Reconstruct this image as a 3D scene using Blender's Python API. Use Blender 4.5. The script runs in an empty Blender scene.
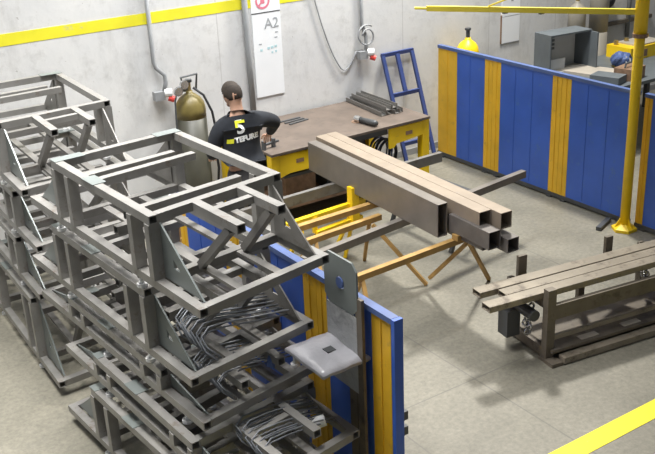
import bpy, bmesh, math, random
from mathutils import Vector, Matrix
from mathutils.bvhtree import BVHTree

random.seed(7)
scene = bpy.context.scene
COL = scene.collection

# ------------------------------------------------------------------ camera
def look_matrix(pitch, yaw, roll):
    f = Vector((math.sin(yaw) * math.cos(pitch), math.cos(yaw) * math.cos(pitch), -math.sin(pitch)))
    rt = Vector((math.cos(yaw), -math.sin(yaw), 0))
    up = rt.cross(f)
    c, s = math.cos(roll), math.sin(roll)
    r2 = c * rt + s * up
    u2 = -s * rt + c * up
    return Matrix((r2, u2, -f)).transposed()

cam_data = bpy.data.cameras.new('camera')
cam = bpy.data.objects.new('camera', cam_data)
COL.objects.link(cam)
cam.matrix_world = Matrix.Translation((-7.403, -8.754, 3.862)) @ look_matrix(0.396, 0.578, -0.045).to_4x4()
cam_data.sensor_fit = 'HORIZONTAL'
cam_data.sensor_width = 36.0
cam_data.lens = 968.57 / 655.0 * 36.0
cam_data.clip_end = 100
scene.camera = cam

# ------------------------------------------------------------------ light
world = bpy.data.worlds.new('hall_light')
scene.world = world
world.use_nodes = True
bg = world.node_tree.nodes['Background']
bg.inputs[0].default_value = (0.93, 0.97, 1.0, 1)
bg.inputs[1].default_value = 0.17

def area(name, loc, target, size, size_y, power, color=(1, 1, 1), spread=180):
    l = bpy.data.lights.new(name, 'AREA')
    l.shape = 'RECTANGLE'
    l.size = size
    l.size_y = size_y
    l.energy = power
    l.spread = math.radians(spread)
    l.color = color
    o = bpy.data.objects.new(name, l)
    COL.objects.link(o)
    o.location = loc
    d = Vector(target) - Vector(loc)
    o.rotation_euler = d.to_track_quat('-Z', 'Y').to_euler()
    return o

area('high_bay_lamp', (0.55, -0.62, 6.4), (-2.2, -3.4, 0), 0.6, 0.6, 580, (1.0, 0.96, 0.88))
area('roof_lamp', (-5.9, -3.0, 6.6), (-5.8, -2.9, 0), 2.6, 3.2, 265, (1.0, 0.98, 0.95), 85)
area('roof_lamp', (-2.3, -1.5, 5.8), (-2.3, 0.25, 1.3), 5.0, 0.6, 135, (0.96, 0.98, 1.0), 105)

scene.view_settings.view_transform = 'Standard'
scene.view_settings.look = 'None'
scene.view_settings.gamma = 1.0
scene.view_settings.use_curve_mapping = False
scene.view_settings.exposure = 0.0

# ------------------------------------------------------------------ materials
def new_mat(name):
    m = bpy.data.materials.new(name)
    m.use_nodes = True
    nt = m.node_tree
    return m, nt, nt.nodes['Principled BSDF']

def mat(name, color, rough=0.6, metal=0.0, var=0.12, scale=6.0, wear=None, wear_amt=0.0, wear_scale=9.0, bump=0.0, spec=0.5):
    m, nt, b = new_mat(name)
    tc = nt.nodes.new('ShaderNodeTexCoord')
    n = nt.nodes.new('ShaderNodeTexNoise')
    n.inputs['Scale'].default_value = scale
    n.inputs['Detail'].default_value = 6
    nt.links.new(tc.outputs['Object'], n.inputs['Vector'])
    ramp = nt.nodes.new('ShaderNodeValToRGB')
    lo = [max(0, c * (1 - var)) for c in color]
    hi = [min(1, c * (1 + var)) for c in color]
    ramp.color_ramp.elements[0].position = 0.3
    ramp.color_ramp.elements[1].position = 0.7
    ramp.color_ramp.elements[0].color = (*lo, 1)
    ramp.color_ramp.elements[1].color = (*hi, 1)
    nt.links.new(n.outputs['Fac'], ramp.inputs['Fac'])
    out = ramp.outputs['Color']
    if wear:
        n2 = nt.nodes.new('ShaderNodeTexNoise')
        n2.inputs['Scale'].default_value = wear_scale
        n2.inputs['Detail'].default_value = 8
        n2.inputs['Roughness'].default_value = 0.7
        nt.links.new(tc.outputs['Object'], n2.inputs['Vector'])
        r2 = nt.nodes.new('ShaderNodeValToRGB')
        r2.color_ramp.elements[0].position = 0.66 - wear_amt * 0.3
        r2.color_ramp.elements[1].position = 0.74 - wear_amt * 0.2
        nt.links.new(n2.outputs['Fac'], r2.inputs['Fac'])
        mx = nt.nodes.new('ShaderNodeMixRGB')
        mx.inputs['Color2'].default_value = (*wear, 1)
        nt.links.new(r2.outputs['Color'], mx.inputs['Fac'])
        nt.links.new(out, mx.inputs['Color1'])
        out = mx.outputs['Color']
    nt.links.new(out, b.inputs['Base Color'])
    b.inputs['Roughness'].default_value = rough
    b.inputs['Metallic'].default_value = metal
    b.inputs['Specular IOR Level'].default_value = spec
    if bump:
        bp = nt.nodes.new('ShaderNodeBump')
        bp.inputs['Strength'].default_value = bump
        bp.inputs['Distance'].default_value = 0.02
        nt.links.new(n.outputs['Fac'], bp.inputs['Height'])
        nt.links.new(bp.outputs['Normal'], b.inputs['Normal'])
    return m

def mat_floor():
    m, nt, b = new_mat('polished_concrete')
    N, L = nt.nodes.new, nt.links.new
    tc = N('ShaderNodeTexCoord')
    def noise(scale, detail=8, rough=0.6):
        n = N('ShaderNodeTexNoise')
        n.inputs['Scale'].default_value = scale
        n.inputs['Detail'].default_value = detail
        n.inputs['Roughness'].default_value = rough
        L(tc.outputs['Object'], n.inputs['Vector'])
        return n.outputs['Fac']
    def ramp(src, p0, c0, p1, c1):
        r = N('ShaderNodeValToRGB')
        r.color_ramp.elements[0].position = p0
        r.color_ramp.elements[1].position = p1
        r.color_ramp.elements[0].color = (*c0, 1)
        r.color_ramp.elements[1].color = (*c1, 1)
        L(src, r.inputs['Fac'])
        return r.outputs['Color']
    def mix(fac, a, c2, mode='MIX'):
        x = N('ShaderNodeMixRGB')
        x.blend_type = mode
        L(fac, x.inputs['Fac']) if not isinstance(fac, float) else setattr(x.inputs['Fac'], 'default_value', fac)
        L(a, x.inputs['Color1'])
        if isinstance(c2, tuple):
            x.inputs['Color2'].default_value = (*c2, 1)
        else:
            L(c2, x.inputs['Color2'])
        return x.outputs['Color']
    base = ramp(noise(1.1), 0.3, (0.180, 0.171, 0.136), 0.70, (0.29, 0.273, 0.220))
    fine = ramp(noise(26, 10, 0.75), 0.35, (0.45, 0.45, 0.45), 0.65, (1.15, 1.15, 1.15))
    c = mix(0.55, base, fine, 'MULTIPLY')
    stain = ramp(noise(3.3, 10, 0.7), 0.58, (0, 0, 0), 0.72, (1, 1, 1))
    st = N('ShaderNodeMath'); st.operation = 'MULTIPLY'; st.inputs[1].default_value = 0.3
    L(stain, st.inputs[0])
    c = mix(st.outputs[0], c, (0.17, 0.165, 0.145))
    speck = ramp(noise(48, 4, 0.5), 0.68, (0, 0, 0), 0.72, (1, 1, 1))
    sp = N('ShaderNodeMath'); sp.operation = 'MULTIPLY'; sp.inputs[1].default_value = 0.55
    L(speck, sp.inputs[0])
    c = mix(sp.outputs[0], c, (0.14, 0.135, 0.12))
    # cut joints of the slab
    sep = N('ShaderNodeSeparateXYZ')
    L(tc.outputs['Object'], sep.inputs[0])
    masks = []
    def joint(axis, pos, width):
        a = N('ShaderNodeMath'); a.operation = 'SUBTRACT'; a.inputs[1].default_value = pos
        L(sep.outputs[axis], a.inputs[0])
        d = N('ShaderNodeMath'); d.operation = 'ABSOLUTE'; L(a.outputs[0], d.inputs[0])
        k = N('ShaderNodeMath'); k.operation = 'LESS_THAN'; k.inputs[1].default_value = width
        L(d.outputs[0], k.inputs[0])
        masks.append(k.outputs[0])
    for x in (-3.15, -4.0, -1.2, 0.8):
        joint(0, x, 0.006)
    for y in (-4.14, -0.4, -7.9):
        joint(1, y, 0.006)
    acc = masks[0]
    for k in masks[1:]:
        mm = N('ShaderNodeMath'); mm.operation = 'MAXIMUM'
        L(acc, mm.inputs[0]); L(k, mm.inputs[1]); acc = mm.outputs[0]
    am = N('ShaderNodeMath'); am.operation = 'MULTIPLY'; am.inputs[1].default_value = 0.6
    L(acc, am.inputs[0])
    c = mix(am.outputs[0], c, (0.12, 0.115, 0.10))
    L(c, b.inputs['Base Color'])
    b.inputs['Roughness'].default_value = 0.55
    return m

def mat_wall():
    m, nt, b = new_mat('whitewashed_concrete')
    N, L = nt.nodes.new, nt.links.new
    tc = N('ShaderNodeTexCoord')
    def noise(scale, detail=8, rough=0.6, sx=1, sz=1):
        mp = N('ShaderNodeMapping')
        mp.inputs['Scale'].default_value = (sx, 1, sz)
        L(tc.outputs['Object'], mp.inputs['Vector'])
        n = N('ShaderNodeTexNoise')
        n.inputs['Scale'].default_value = scale
        n.inputs['Detail'].default_value = detail
        n.inputs['Roughness'].default_value = rough
        L(mp.outputs[0], n.inputs['Vector'])
        return n.outputs['Fac']
    def ramp(src, p0, c0, p1, c1):
        r = N('ShaderNodeValToRGB')
        r.color_ramp.elements[0].position = p0
        r.color_ramp.elements[1].position = p1
        r.color_ramp.elements[0].color = (*c0, 1)
        r.color_ramp.elements[1].color = (*c1, 1)
        L(src, r.inputs['Fac'])
        return r.outputs['Color']
    def mix(fac, a, c2, k=1.0):
        mm = N('ShaderNodeMath'); mm.operation = 'MULTIPLY'; mm.inputs[1].default_value = k
        L(fac, mm.inputs[0])
        x = N('ShaderNodeMixRGB')
        L(mm.outputs[0], x.inputs['Fac']); L(a, x.inputs['Color1'])
        x.inputs['Color2'].default_value = (*c2, 1)
        return x.outputs['Color']
    c = ramp(noise(1.3), 0.3, (0.62, 0.625, 0.63), 0.7, (0.74, 0.735, 0.72))
    c = mix(ramp(noise(6, 10, 0.75), 0.52, (0, 0, 0), 0.75, (1, 1, 1)), c, (0.44, 0.435, 0.42), 0.7)
    c = mix(ramp(noise(2.2, 10, 0.7, 1, 0.35), 0.56, (0, 0, 0), 0.72, (1, 1, 1)), c, (0.40, 0.395, 0.38), 0.5)
    c = mix(ramp(noise(30, 3, 0.5), 0.72, (0, 0, 0), 0.76, (1, 1, 1)), c, (0.3, 0.28, 0.26), 0.6)
    # grime band close to the floor and panel joints
    sep = N('ShaderNodeSeparateXYZ')
    L(tc.outputs['Object'], sep.inputs[0])
    acc = None
    for x in (-5.35, -2.78, -0.35, 1.02, 2.2):
        a = N('ShaderNodeMath'); a.operation = 'SUBTRACT'; a.inputs[1].default_value = x
        L(sep.outputs[0], a.inputs[0])
        d = N('ShaderNodeMath'); d.operation = 'ABSOLUTE'; L(a.outputs[0], d.inputs[0])
        k = N('ShaderNodeMath'); k.operation = 'LESS_THAN'; k.inputs[1].default_value = 0.006
        L(d.outputs[0], k.inputs[0])
        if acc is None:
            acc = k.outputs[0]
        else:
            mm = N('ShaderNodeMath'); mm.operation = 'MAXIMUM'
            L(acc, mm.inputs[0]); L(k.outputs[0], mm.inputs[1]); acc = mm.outputs[0]
    c = mix(acc, c, (0.42, 0.41, 0.40), 0.5)
    L(c, b.inputs['Base Color'])
    b.inputs['Roughness'].default_value = 0.85
    bp = N('ShaderNodeBump'); bp.inputs['Strength'].default_value = 0.25; bp.inputs['Distance'].default_value = 0.01
    L(noise(12), bp.inputs['Height']); L(bp.outputs[0], b.inputs['Normal'])
    return m

M = {}
M['floor'] = mat_floor()
M['wall'] = mat_wall()
M['line'] = mat('yellow_floor_paint', (0.93, 0.80, 0.02), 0.55, var=0.05, wear=(0.6, 0.52, 0.12), wear_amt=0.0)
M['stripe'] = mat('yellow_wall_paint', (0.83, 0.76, 0.03), 0.7, var=0.06, scale=5, wear=(0.62, 0.58, 0.25), wear_amt=0.2)
M['frame'] = mat('grey_steel', (0.285, 0.278, 0.265), 0.42, 0.3, var=0.13, scale=7, wear=(0.21, 0.175, 0.15), wear_amt=0.25)
M['frame_dark'] = mat('dull_grey_steel', (0.21, 0.203, 0.192), 0.45, 0.3, var=0.15, scale=7, wear=(0.15, 0.125, 0.105), wear_amt=0.3)
M['sheet'] = mat('pale_grey_sheet_steel', (0.21, 0.235, 0.23), 0.4, 0.25, var=0.08)
M['blue'] = mat('blue_enamel', (0.048, 0.13, 0.54), 0.38, var=0.12, scale=2.5, wear=(0.07, 0.16, 0.46), wear_amt=0.3)
M['blue_rail'] = mat('pale_blue_enamel', (0.085, 0.135, 0.32), 0.35, var=0.12)
M['blue_frame'] = mat('dark_blue_paint', (0.04, 0.065, 0.20), 0.45, var=0.12)
M['amber'] = mat('amber_enamel', (0.80, 0.47, 0.03), 0.5, var=0.12, scale=4, wear=(0.58, 0.34, 0.05), wear_amt=0.25)
M['yellow'] = mat('yellow_enamel', (0.95, 0.64, 0.012), 0.4, var=0.07, scale=5, wear=(0.62, 0.42, 0.05), wear_amt=0.2)
M['yellow_pale'] = mat('light_yellow_enamel', (0.88, 0.72, 0.07), 0.4, var=0.06)
M['wood'] = mat('raw_timber', (0.40, 0.24, 0.075), 0.7, var=0.2, scale=9)
M['bench_top'] = mat('worn_bench_steel', (0.155, 0.122, 0.10), 0.5, 0.15, var=0.18, scale=5, wear=(0.11, 0.09, 0.075), wear_amt=0.4)
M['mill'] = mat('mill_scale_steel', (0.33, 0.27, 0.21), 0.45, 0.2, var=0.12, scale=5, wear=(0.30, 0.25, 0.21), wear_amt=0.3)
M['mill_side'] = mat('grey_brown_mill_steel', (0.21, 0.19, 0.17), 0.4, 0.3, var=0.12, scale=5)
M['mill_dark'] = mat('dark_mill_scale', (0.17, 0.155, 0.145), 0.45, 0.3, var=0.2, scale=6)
M['rack'] = mat('brown_grey_steel', (0.15, 0.128, 0.10), 0.5, 0.2, var=0.18, scale=6, wear=(0.09, 0.075, 0.06), wear_amt=0.4)
M['plank'] = mat('grey_brown_profiles', (0.27, 0.235, 0.185), 0.4, 0.2, var=0.15, scale=6, wear=(0.14, 0.115, 0.09), wear_amt=0.4)
M['rust'] = mat('rusty_steel', (0.27, 0.17, 0.11), 0.6, 0.1, var=0.25, scale=14)
M['black'] = mat('black_rubber', (0.025, 0.026, 0.03), 0.6, var=0.2)
M['dark'] = mat('dark_grey_metal', (0.085, 0.09, 0.095), 0.45, 0.2, var=0.15)
M['cabinet'] = mat('grey_enamel', (0.13, 0.15, 0.165), 0.5, var=0.12)
M['cabinet_light'] = mat('pale_grey_enamel', (0.55, 0.57, 0.58), 0.5, var=0.08)
M['conduit'] = mat('grey_conduit', (0.30, 0.31, 0.32), 0.5, var=0.1)
M['white'] = mat('white_plastic', (0.82, 0.83, 0.84), 0.4, var=0.03)
M['sign_white'] = mat('white_sign_board', (0.88, 0.90, 0.92), 0.35, var=0.02, scale=3)
M['sign_marked'] = mat('scuffed_sign_board', (0.86, 0.88, 0.90), 0.35, var=0.03, scale=3, wear=(0.55, 0.57, 0.58), wear_amt=0.12, wear_scale=3)
M['sign_grey'] = mat('grey_print', (0.36, 0.38, 0.40), 0.5, var=0.05)
M['sign_cyan'] = mat('pale_blue_print', (0.45, 0.66, 0.70), 0.5, var=0.05)
M['sign_pink'] = mat('pink_red_print', (0.75, 0.22, 0.30), 0.5, var=0.05)
M['red'] = mat('red_plastic', (0.65, 0.06, 0.05), 0.4, var=0.08)
M['olive'] = mat('olive_paint', (0.06, 0.058, 0.042), 0.45, var=0.2, scale=6)
M['olive_top'] = mat('olive_yellow_paint', (0.19, 0.15, 0.045), 0.45, var=0.2, scale=9)
M['cyl_grey'] = mat('grey_beige_paint', (0.30, 0.28, 0.24), 0.5, var=0.15, scale=4)
M['brass'] = mat('brass', (0.5, 0.38, 0.16), 0.35, 0.8, var=0.1)
M['chrome'] = mat('bright_steel', (0.62, 0.62, 0.62), 0.25, 0.9, var=0.05)
M['wire'] = mat('bent_wire_steel', (0.21, 0.225, 0.25), 0.45, 0.2, var=0.15, scale=12)
M['sweat'] = mat('black_sweatshirt_cloth', (0.016, 0.019, 0.026), 0.9, var=0.2, scale=16)
M['trouser'] = mat('dark_grey_trouser_cloth', (0.055, 0.055, 0.06), 0.9, var=0.2, scale=16)
M['skin'] = mat('skin', (0.55, 0.33, 0.235), 0.55, var=0.06, scale=9)
M['hair'] = mat('dark_brown_hair', (0.035, 0.026, 0.02), 0.8, var=0.3, scale=40)
M['print_white'] = mat('white_print', (0.80, 0.82, 0.84), 0.7, var=0.03)
M['print_yellow'] = mat('yellow_print', (0.80, 0.82, 0.04), 0.7, var=0.03)
M['card'] = mat('brown_board', (0.30, 0.17, 0.07), 0.8, var=0.15)
M['beige'] = mat('beige_board', (0.45, 0.41, 0.35), 0.6, var=0.1)

def mat_wrap():
    m, nt, b = new_mat('clear_plastic_wrap')
    tc = nt.nodes.new('ShaderNodeTexCoord')
    n = nt.nodes.new('ShaderNodeTexNoise'); n.inputs['Scale'].default_value = 14; n.inputs['Detail'].default_value = 5
    nt.links.new(tc.outputs['Object'], n.inputs['Vector'])
    bp = nt.nodes.new('ShaderNodeBump'); bp.inputs['Strength'].default_value = 0.6; bp.inputs['Distance'].default_value = 0.03
    nt.links.new(n.outputs['Fac'], bp.inputs['Height'])
    nt.links.new(bp.outputs[0], b.inputs['Normal'])
    b.inputs['Base Color'].default_value = (0.46, 0.47, 0.47, 1)
    b.inputs['Roughness'].default_value = 0.22
    b.inputs['Alpha'].default_value = 0.82
    return m
M['wrap'] = mat_wrap()
M['parcel'] = mat('pale_wrapped_parcel', (0.37, 0.37, 0.40), 0.3, 0.0, var=0.12, scale=9, bump=0.6)

# ------------------------------------------------------------------ mesh helpers
def V(*a):
    return Vector(a[0] if len(a) == 1 else a)

def link(name, bm, m, parent=None, smooth=False):
    me = bpy.data.meshes.new(name)
    bmesh.ops.recalc_face_normals(bm, faces=bm.faces)
    bm.to_mesh(me)
    bm.free()
    mats = m if isinstance(m, (list, tuple)) else [m]
    for k in mats:
        me.materials.append(k)
    if smooth:
        for p in me.polygons:
            p.use_smooth = True
    o = bpy.data.objects.new(name, me)
    COL.objects.link(o)
    if parent is not None:
        o.parent = parent
    return o

def tag(o, label, cat, group=None, kind=None):
    o['label'] = label
    o['category'] = cat
    if group:
        o['group'] = group
    if kind:
        o['kind'] = kind
    return o

def thing(name, label, cat, loc=(0, 0, 0), rz=0.0, group=None):
    o = bpy.data.objects.new(name, None)
    o.empty_display_size = 0.1
    COL.objects.link(o)
    o.location = loc
    o.rotation_euler = (0, 0, rz)
    return tag(o, label, cat, group)

def structure(o):
    o['kind'] = 'structure'
    return o

def copy_tree(o, parent=None):
    c = o.copy()
    COL.objects.link(c)
    if parent is not None:
        c.parent = parent
    for ch in list(o.children):
        copy_tree(ch, c)
    return c

def box(bm, c, s, rot=None, mi=0):
    c = V(c)
    hx, hy, hz = s[0] / 2, s[1] / 2, s[2] / 2
    vs = []
    for x, y, z in ((-1, -1, -1), (1, -1, -1), (1, 1, -1), (-1, 1, -1), (-1, -1, 1), (1, -1, 1), (1, 1, 1), (-1, 1, 1)):
        p = Vector((x * hx, y * hy, z * hz))
        if rot is not None:
            p = rot @ p
        vs.append(bm.verts.new(p + c))
    for f in ((0, 3, 2, 1), (4, 5, 6, 7), (0, 1, 5, 4), (1, 2, 6, 5), (2, 3, 7, 6), (3, 0, 4, 7)):
        bm.faces.new([vs[i] for i in f]).material_index = mi
    return vs

def bx(bm, x0, x1, y0, y1, z0, z1, mi=0):
    box(bm, ((x0 + x1) / 2, (y0 + y1) / 2, (z0 + z1) / 2), (x1 - x0, y1 - y0, z1 - z0), mi=mi)

def frame_axes(d, up=(0, 0, 1)):
    d = V(d).normalized()
    up = V(up)
    if abs(d.dot(up)) > 0.99:
        up = V(0, 1, 0)
    s = d.cross(up).normalized()
    u = s.cross(d).normalized()
    return d, s, u

def beam(bm, p0, p1, w, h, up=(0, 0, 1), wall=None):
    """rectangular bar; with wall it is a hollow section with open ends"""
    p0, p1 = V(p0), V(p1)
    d, s, u = frame_axes(p1 - p0, up)
    def ring(p, w, h):
        return [bm.verts.new(p + s * (a * w / 2) + u * (b * h / 2)) for a, b in ((-1, -1), (1, -1), (1, 1), (-1, 1))]
    a, b = ring(p0, w, h), ring(p1, w, h)
    for i in range(4):
        j = (i + 1) % 4
        bm.faces.new((a[i], a[j], b[j], b[i]))
    if wall:
        c, e = ring(p0, w - 2 * wall, h - 2 * wall), ring(p1, w - 2 * wall, h - 2 * wall)
        for i in range(4):
            j = (i + 1) % 4
            bm.faces.new((c[j], c[i], e[i], e[j]))
            bm.faces.new((a[j], a[i], c[i], c[j]))
            bm.faces.new((b[i], b[j], e[j], e[i]))
    else:
        bm.faces.new(a[::-1])
        bm.faces.new(b)

def tube(bm, pts, r, n=8, cap=True):
    pts = [V(p) for p in pts]
    rings = []
    prev = None
    for i, p in enumerate(pts):
        if i == 0:
            d = pts[1] - pts[0]
        elif i == len(pts) - 1:
            d = pts[-1] - pts[-2]
        else:
            d = (pts[i + 1] - pts[i]).normalized() + (pts[i] - pts[i - 1]).normalized()
        d.normalize()
        if prev is None:
            ref = V(0, 0, 1) if abs(d.z) < 0.9 else V(1, 0, 0)
            s = d.cross(ref).normalized()
        else:
            s = (prev - d * prev.dot(d)).normalized()
        prev = s
        u = s.cross(d)
        rr = r[i] if isinstance(r, (list, tuple)) else r
        rings.append([bm.verts.new(p + (s * math.cos(2 * math.pi * k / n) + u * math.sin(2 * math.pi * k / n)) * rr) for k in range(n)])
    for a, b in zip(rings, rings[1:]):
        for k in range(n):
            j = (k + 1) % n
            bm.faces.new((a[k], a[j], b[j], b[k]))
    if cap:
        bm.faces.new(rings[0][::-1])
        bm.faces.new(rings[-1])

def lathe(bm, prof, n=24, c=(0, 0, 0)):
    c = V(c)
    rings = []
    for r, z in prof:
        if r < 1e-5:
            rings.append([bm.verts.new(c + V(0, 0, z))])
        else:
            rings.append([bm.verts.new(c + V(r * math.cos(2 * math.pi * k / n), r * math.sin(2 * math.pi * k / n), z)) for k in range(n)])
    for a, b in zip(rings, rings[1:]):
        if len(a) == 1 and len(b) == 1:
            continue
        for k in range(n):
            j = (k + 1) % n
            if len(a) == 1:
                bm.faces.new((a[0], b[k], b[j]))
            elif len(b) == 1:
                bm.faces.new((a[k], a[j], b[0]))
            else:
                bm.faces.new((a[k], a[j], b[j], b[k]))
    if len(rings[0]) > 1:
        bm.faces.new(rings[0][::-1])
    if len(rings[-1]) > 1:
        bm.faces.new(rings[-1])

def plate(bm, pts, t, hole=None):
    """flat polygon pts (coplanar) given thickness t; hole = inner polygon with the same number of points"""
    pts = [V(p) for p in pts]
    nrm = V(0, 0, 0)
    for p, q in zip(pts, pts[1:] + pts[:1]):
        nrm += p.cross(q)
    nrm = nrm.normalized() * (t / 2)
    n = len(pts)
    A = [bm.verts.new(p + nrm) for p in pts]
    B = [bm.verts.new(p - nrm) for p in pts]
    for i in range(n):
        j = (i + 1) % n
        bm.faces.new((A[i], B[i], B[j], A[j]))
    if hole:
        h = [V(p) for p in hole]
        C = [bm.verts.new(p + nrm) for p in h]
        D = [bm.verts.new(p - nrm) for p in h]
        for i in range(n):
            j = (i + 1) % n
            bm.faces.new((A[i], A[j], C[j], C[i]))
            bm.faces.new((B[j], B[i], D[i], D[j]))
            bm.faces.new((C[i], C[j], D[j], D[i]))
    else:
        bm.faces.new(A)
        bm.faces.new(B[::-1])

def one(name, m, parent, fn, *a, smooth=False, **k):
    bm = bmesh.new()
    fn(bm, *a, **k)
    return link(name, bm, m, parent, smooth)

def bevel(o, w=0.004, seg=2):
    md = o.modifiers.new('bevel', 'BEVEL')
    md.width = w
    md.segments = seg
    md.limit_method = 'ANGLE'
    return o

def text_mesh(name, s, size, m, mat_world, depth=0.002, parent=None, extr=True, shear=0.0, bold=0.0):
    cu = bpy.data.curves.new(name, 'FONT')
    cu.body = s
    cu.size = size
    cu.align_x = 'CENTER'
    cu.align_y = 'CENTER'
    cu.extrude = depth
    cu.shear = shear
    cu.offset = bold
    t = bpy.data.objects.new(name + '_curve', cu)
    COL.objects.link(t)
    bpy.context.view_layer.update()
    dg = bpy.context.evaluated_depsgraph_get()
    me = bpy.data.meshes.new_from_object(t.evaluated_get(dg))
    bpy.data.objects.remove(t)
    bpy.data.curves.remove(cu)
    me.transform(mat_world)
    me.materials.clear()
    me.materials.append(m)
    o = bpy.data.objects.new(name, me)
    COL.objects.link(o)
    if parent is not None:
        o.parent = parent
    return o

def skin_mesh(name, verts, edges, radii, m, parent, sub=2, smooth=True):
    me = bpy.data.meshes.new(name)
    me.from_pydata([tuple(v) for v in verts], edges, [])
    o = bpy.data.objects.new(name, me)
    COL.objects.link(o)
    sk = o.modifiers.new('skin', 'SKIN')
    sk.branch_smoothing = 0.4
    sv = me.skin_vertices[0].data
    for i, r in enumerate(radii):
        rr = r if isinstance(r, (tuple, list)) else (r, r)
        sv[i].radius = rr
        sv[i].use_root = (i == 0)
    sb = o.modifiers.new('sub', 'SUBSURF')
    sb.levels = sub
    sb.render_levels = sub
    bpy.context.view_layer.update()
    dg = bpy.context.evaluated_depsgraph_get()
    me2 = bpy.data.meshes.new_from_object(o.evaluated_get(dg))
    me2.name = name
    bpy.data.objects.remove(o)
    me2.materials.clear()
    me2.materials.append(m)
    for p in me2.polygons:
        p.use_smooth = smooth
    o2 = bpy.data.objects.new(name, me2)
    COL.objects.link(o2)
    if parent is not None:
        o2.parent = parent
    return o2

# ------------------------------------------------------------------ setting
WY = 0.25      # face of the back wall
def setting():
    structure(one('floor', M['floor'], None, bx, -10.5, 6.5, -12.5, WY + 0.3, -0.2, 0.0))
    structure(one('wall_back', M['wall'], None, bx, -10.5, 6.5, WY, WY + 0.3, 0.0, 4.6))
    structure(one('trim_1', M['stripe'], None, bx, -10.5, 0.12, WY - 0.003, WY, 2.09, 2.20))
    structure(one('trim_2', M['line'], None, bx, -6.5, 2.5, -5.275, -5.12, 0.0, 0.003))
    structure(one('baseboard_back', M['conduit'], None, bx, -10.5, 6.5, WY - 0.012, WY, 0.0, 0.08))
setting()

# ------------------------------------------------------------------ welding screens
PH = 1.375
def screen(x, y0, y1, strips, label, group, top_mat='blue_rail'):
    """steel screen from y0 (far) to y1 (near); strips = list of (from, to) amber strips measured from y0"""
    L = y0 - y1
    t = thing('welding_screen', label, 'screen', (x, y0, 0), 0, group)
    z0, z1 = 0.06, PH - 0.035
    cuts = [0.0]
    for a, b in strips:
        cuts += [a, b]
    cuts.append(L)
    for i in range(len(cuts) - 1):
        a, b = cuts[i], cuts[i + 1]
        if b - a < 0.01:
            continue
        bm = bmesh.new()
        is_strip = i % 2 == 1
        bx(bm, 0, 0.03, -b + 0.002, -a - 0.002, z0, z1)
        # pressed ribs
        if is_strip:
            mid = (a + b) / 2
            bx(bm, -0.006, 0.0, -mid - 0.004, -mid + 0.004, z0, z1)
        else:
            k = a + 0.22
            while k < b - 0.1:
                bx(bm, -0.004, 0.0, -k - 0.006, -k + 0.006, z0 + 0.02, z1 - 0.02)
                k += 0.26
        link('panel_strip' if is_strip else 'panel_sheet', bm, M['amber' if is_strip else 'blue'], t)
    one('top_rail', M[top_mat], t, bx, -0.012, 0.042, -L + 0.001, -0.001, z1, PH)
    one('bottom_rail', M['dark'], t, bx, -0.010, 0.040, -L + 0.001, -0.001, 0.02, z0)
    for yy in (-0.10, -L + 0.10):
        one('foot', M['dark'], t, bx, -0.02, 0.05, yy - 0.03, yy + 0.03, 0.0, 0.02)
    return t
G1 = 'blue and amber welding screens along the bay'
screen(0.0, 0.02, -0.92, [(0.0, 0.34), (0.81, 0.94)], 'blue and amber welding screen nearest the white wall, starting with a wide amber strip', G1)
screen(0.0, -0.92, -1.95, [(0.0, 0.13), (0.90, 1.03)], 'second blue and amber welding screen from the white wall', G1)
screen(0.0, -1.95, -2.92, [(0.0, 0.13), (0.87, 0.97)], 'third blue and amber welding screen from the wall, ending at the yellow jib post', G1)
screen(0.0, -3.00, -4.3, [(0.0, 0.09), (1.15, 1.3)], 'blue welding screen on the near side of the yellow jib post', G1)
G2 = 'blue and amber welding screens behind the grey frames'
screen(-4.60, -2.40, -3.27, [(0.0, 0.12), (0.72, 0.87)], 'far blue welding screen showing in glimpses through the grey frames', G2)
screen(-4.60, -3.27, -4.30, [(0.0, 0.10), (0.88, 1.03)], 'blue and amber welding screen behind the upper front frame, under the round hole plate', G2)
t = screen(-4.60, -4.30, -5.06, [(0.0, 0.11), (0.56, 0.74)], 'nearest blue welding screen ending in an amber strip and blue edge beside open floor', G2)
bm = bmesh.new()
bx(bm, -0.014, 0.046, -0.79, -0.762, 0.02, PH)
link('end_post', bm, M['blue'], t)
for z in (0.62, 0.72):
    one('hinge', M['dark'], t, bx, 0.046, 0.075, -0.79, -0.76, z, z + 0.055)

# small loose bar at the foot of the screens
tag(one('flat_bar', M['dark'], None, beam, (-0.33, -2.83, 0.02), (-0.05, -2.72, 0.02), 0.05, 0.035), 'short dark blue steel bar on the floor left of the yellow post base', 'bar')

# ------------------------------------------------------------------ yellow jib crane
t = thing('jib_crane', 'yellow jib post with a long thin horizontal arm standing beside the blue screens', 'crane', (-0.115, -2.97, 0))
one('post', M['yellow'], t, tube, [(0, 0, 0.02), (0, 0, 2.9)], 0.048, 16, smooth=True)
one('base_plate', M['yellow'], t, lathe, [(0.125, 0.0), (0.125, 0.03), (0.052, 0.07), (0.052, 0.08)], 6)
for k in range(3):
    a = math.radians(30 + 120 * k)
    one('base_gusset', M['yellow'], t, plate, [(0.04 * math.cos(a), 0.04 * math.sin(a), 0.02), (0.11 * math.cos(a), 0.11 * math.sin(a), 0.022), (0.04 * math.cos(a), 0.04 * math.sin(a), 0.14)], 0.012)
bm = bmesh.new()
tube(bm, [(0.0, 0, 1.93), (0.0, 0, 2.85)], 0.062, 12)
link('slewing_sleeve', bm, M['yellow'], t, True)
for z in (1.92, 2.28):
    one('collar', M['rust'], t, tube, [(0, 0, z), (0, 0, z + 0.035)], 0.07, 14)
armv = V(-1.22, 1.58, 0)
ad = armv.normalized()
one('arm', M['yellow_pale'], t, beam, ad * 0.05 + V(0, 0, 2.15), armv + V(0, 0, 2.15), 0.035, 0.05)
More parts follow.
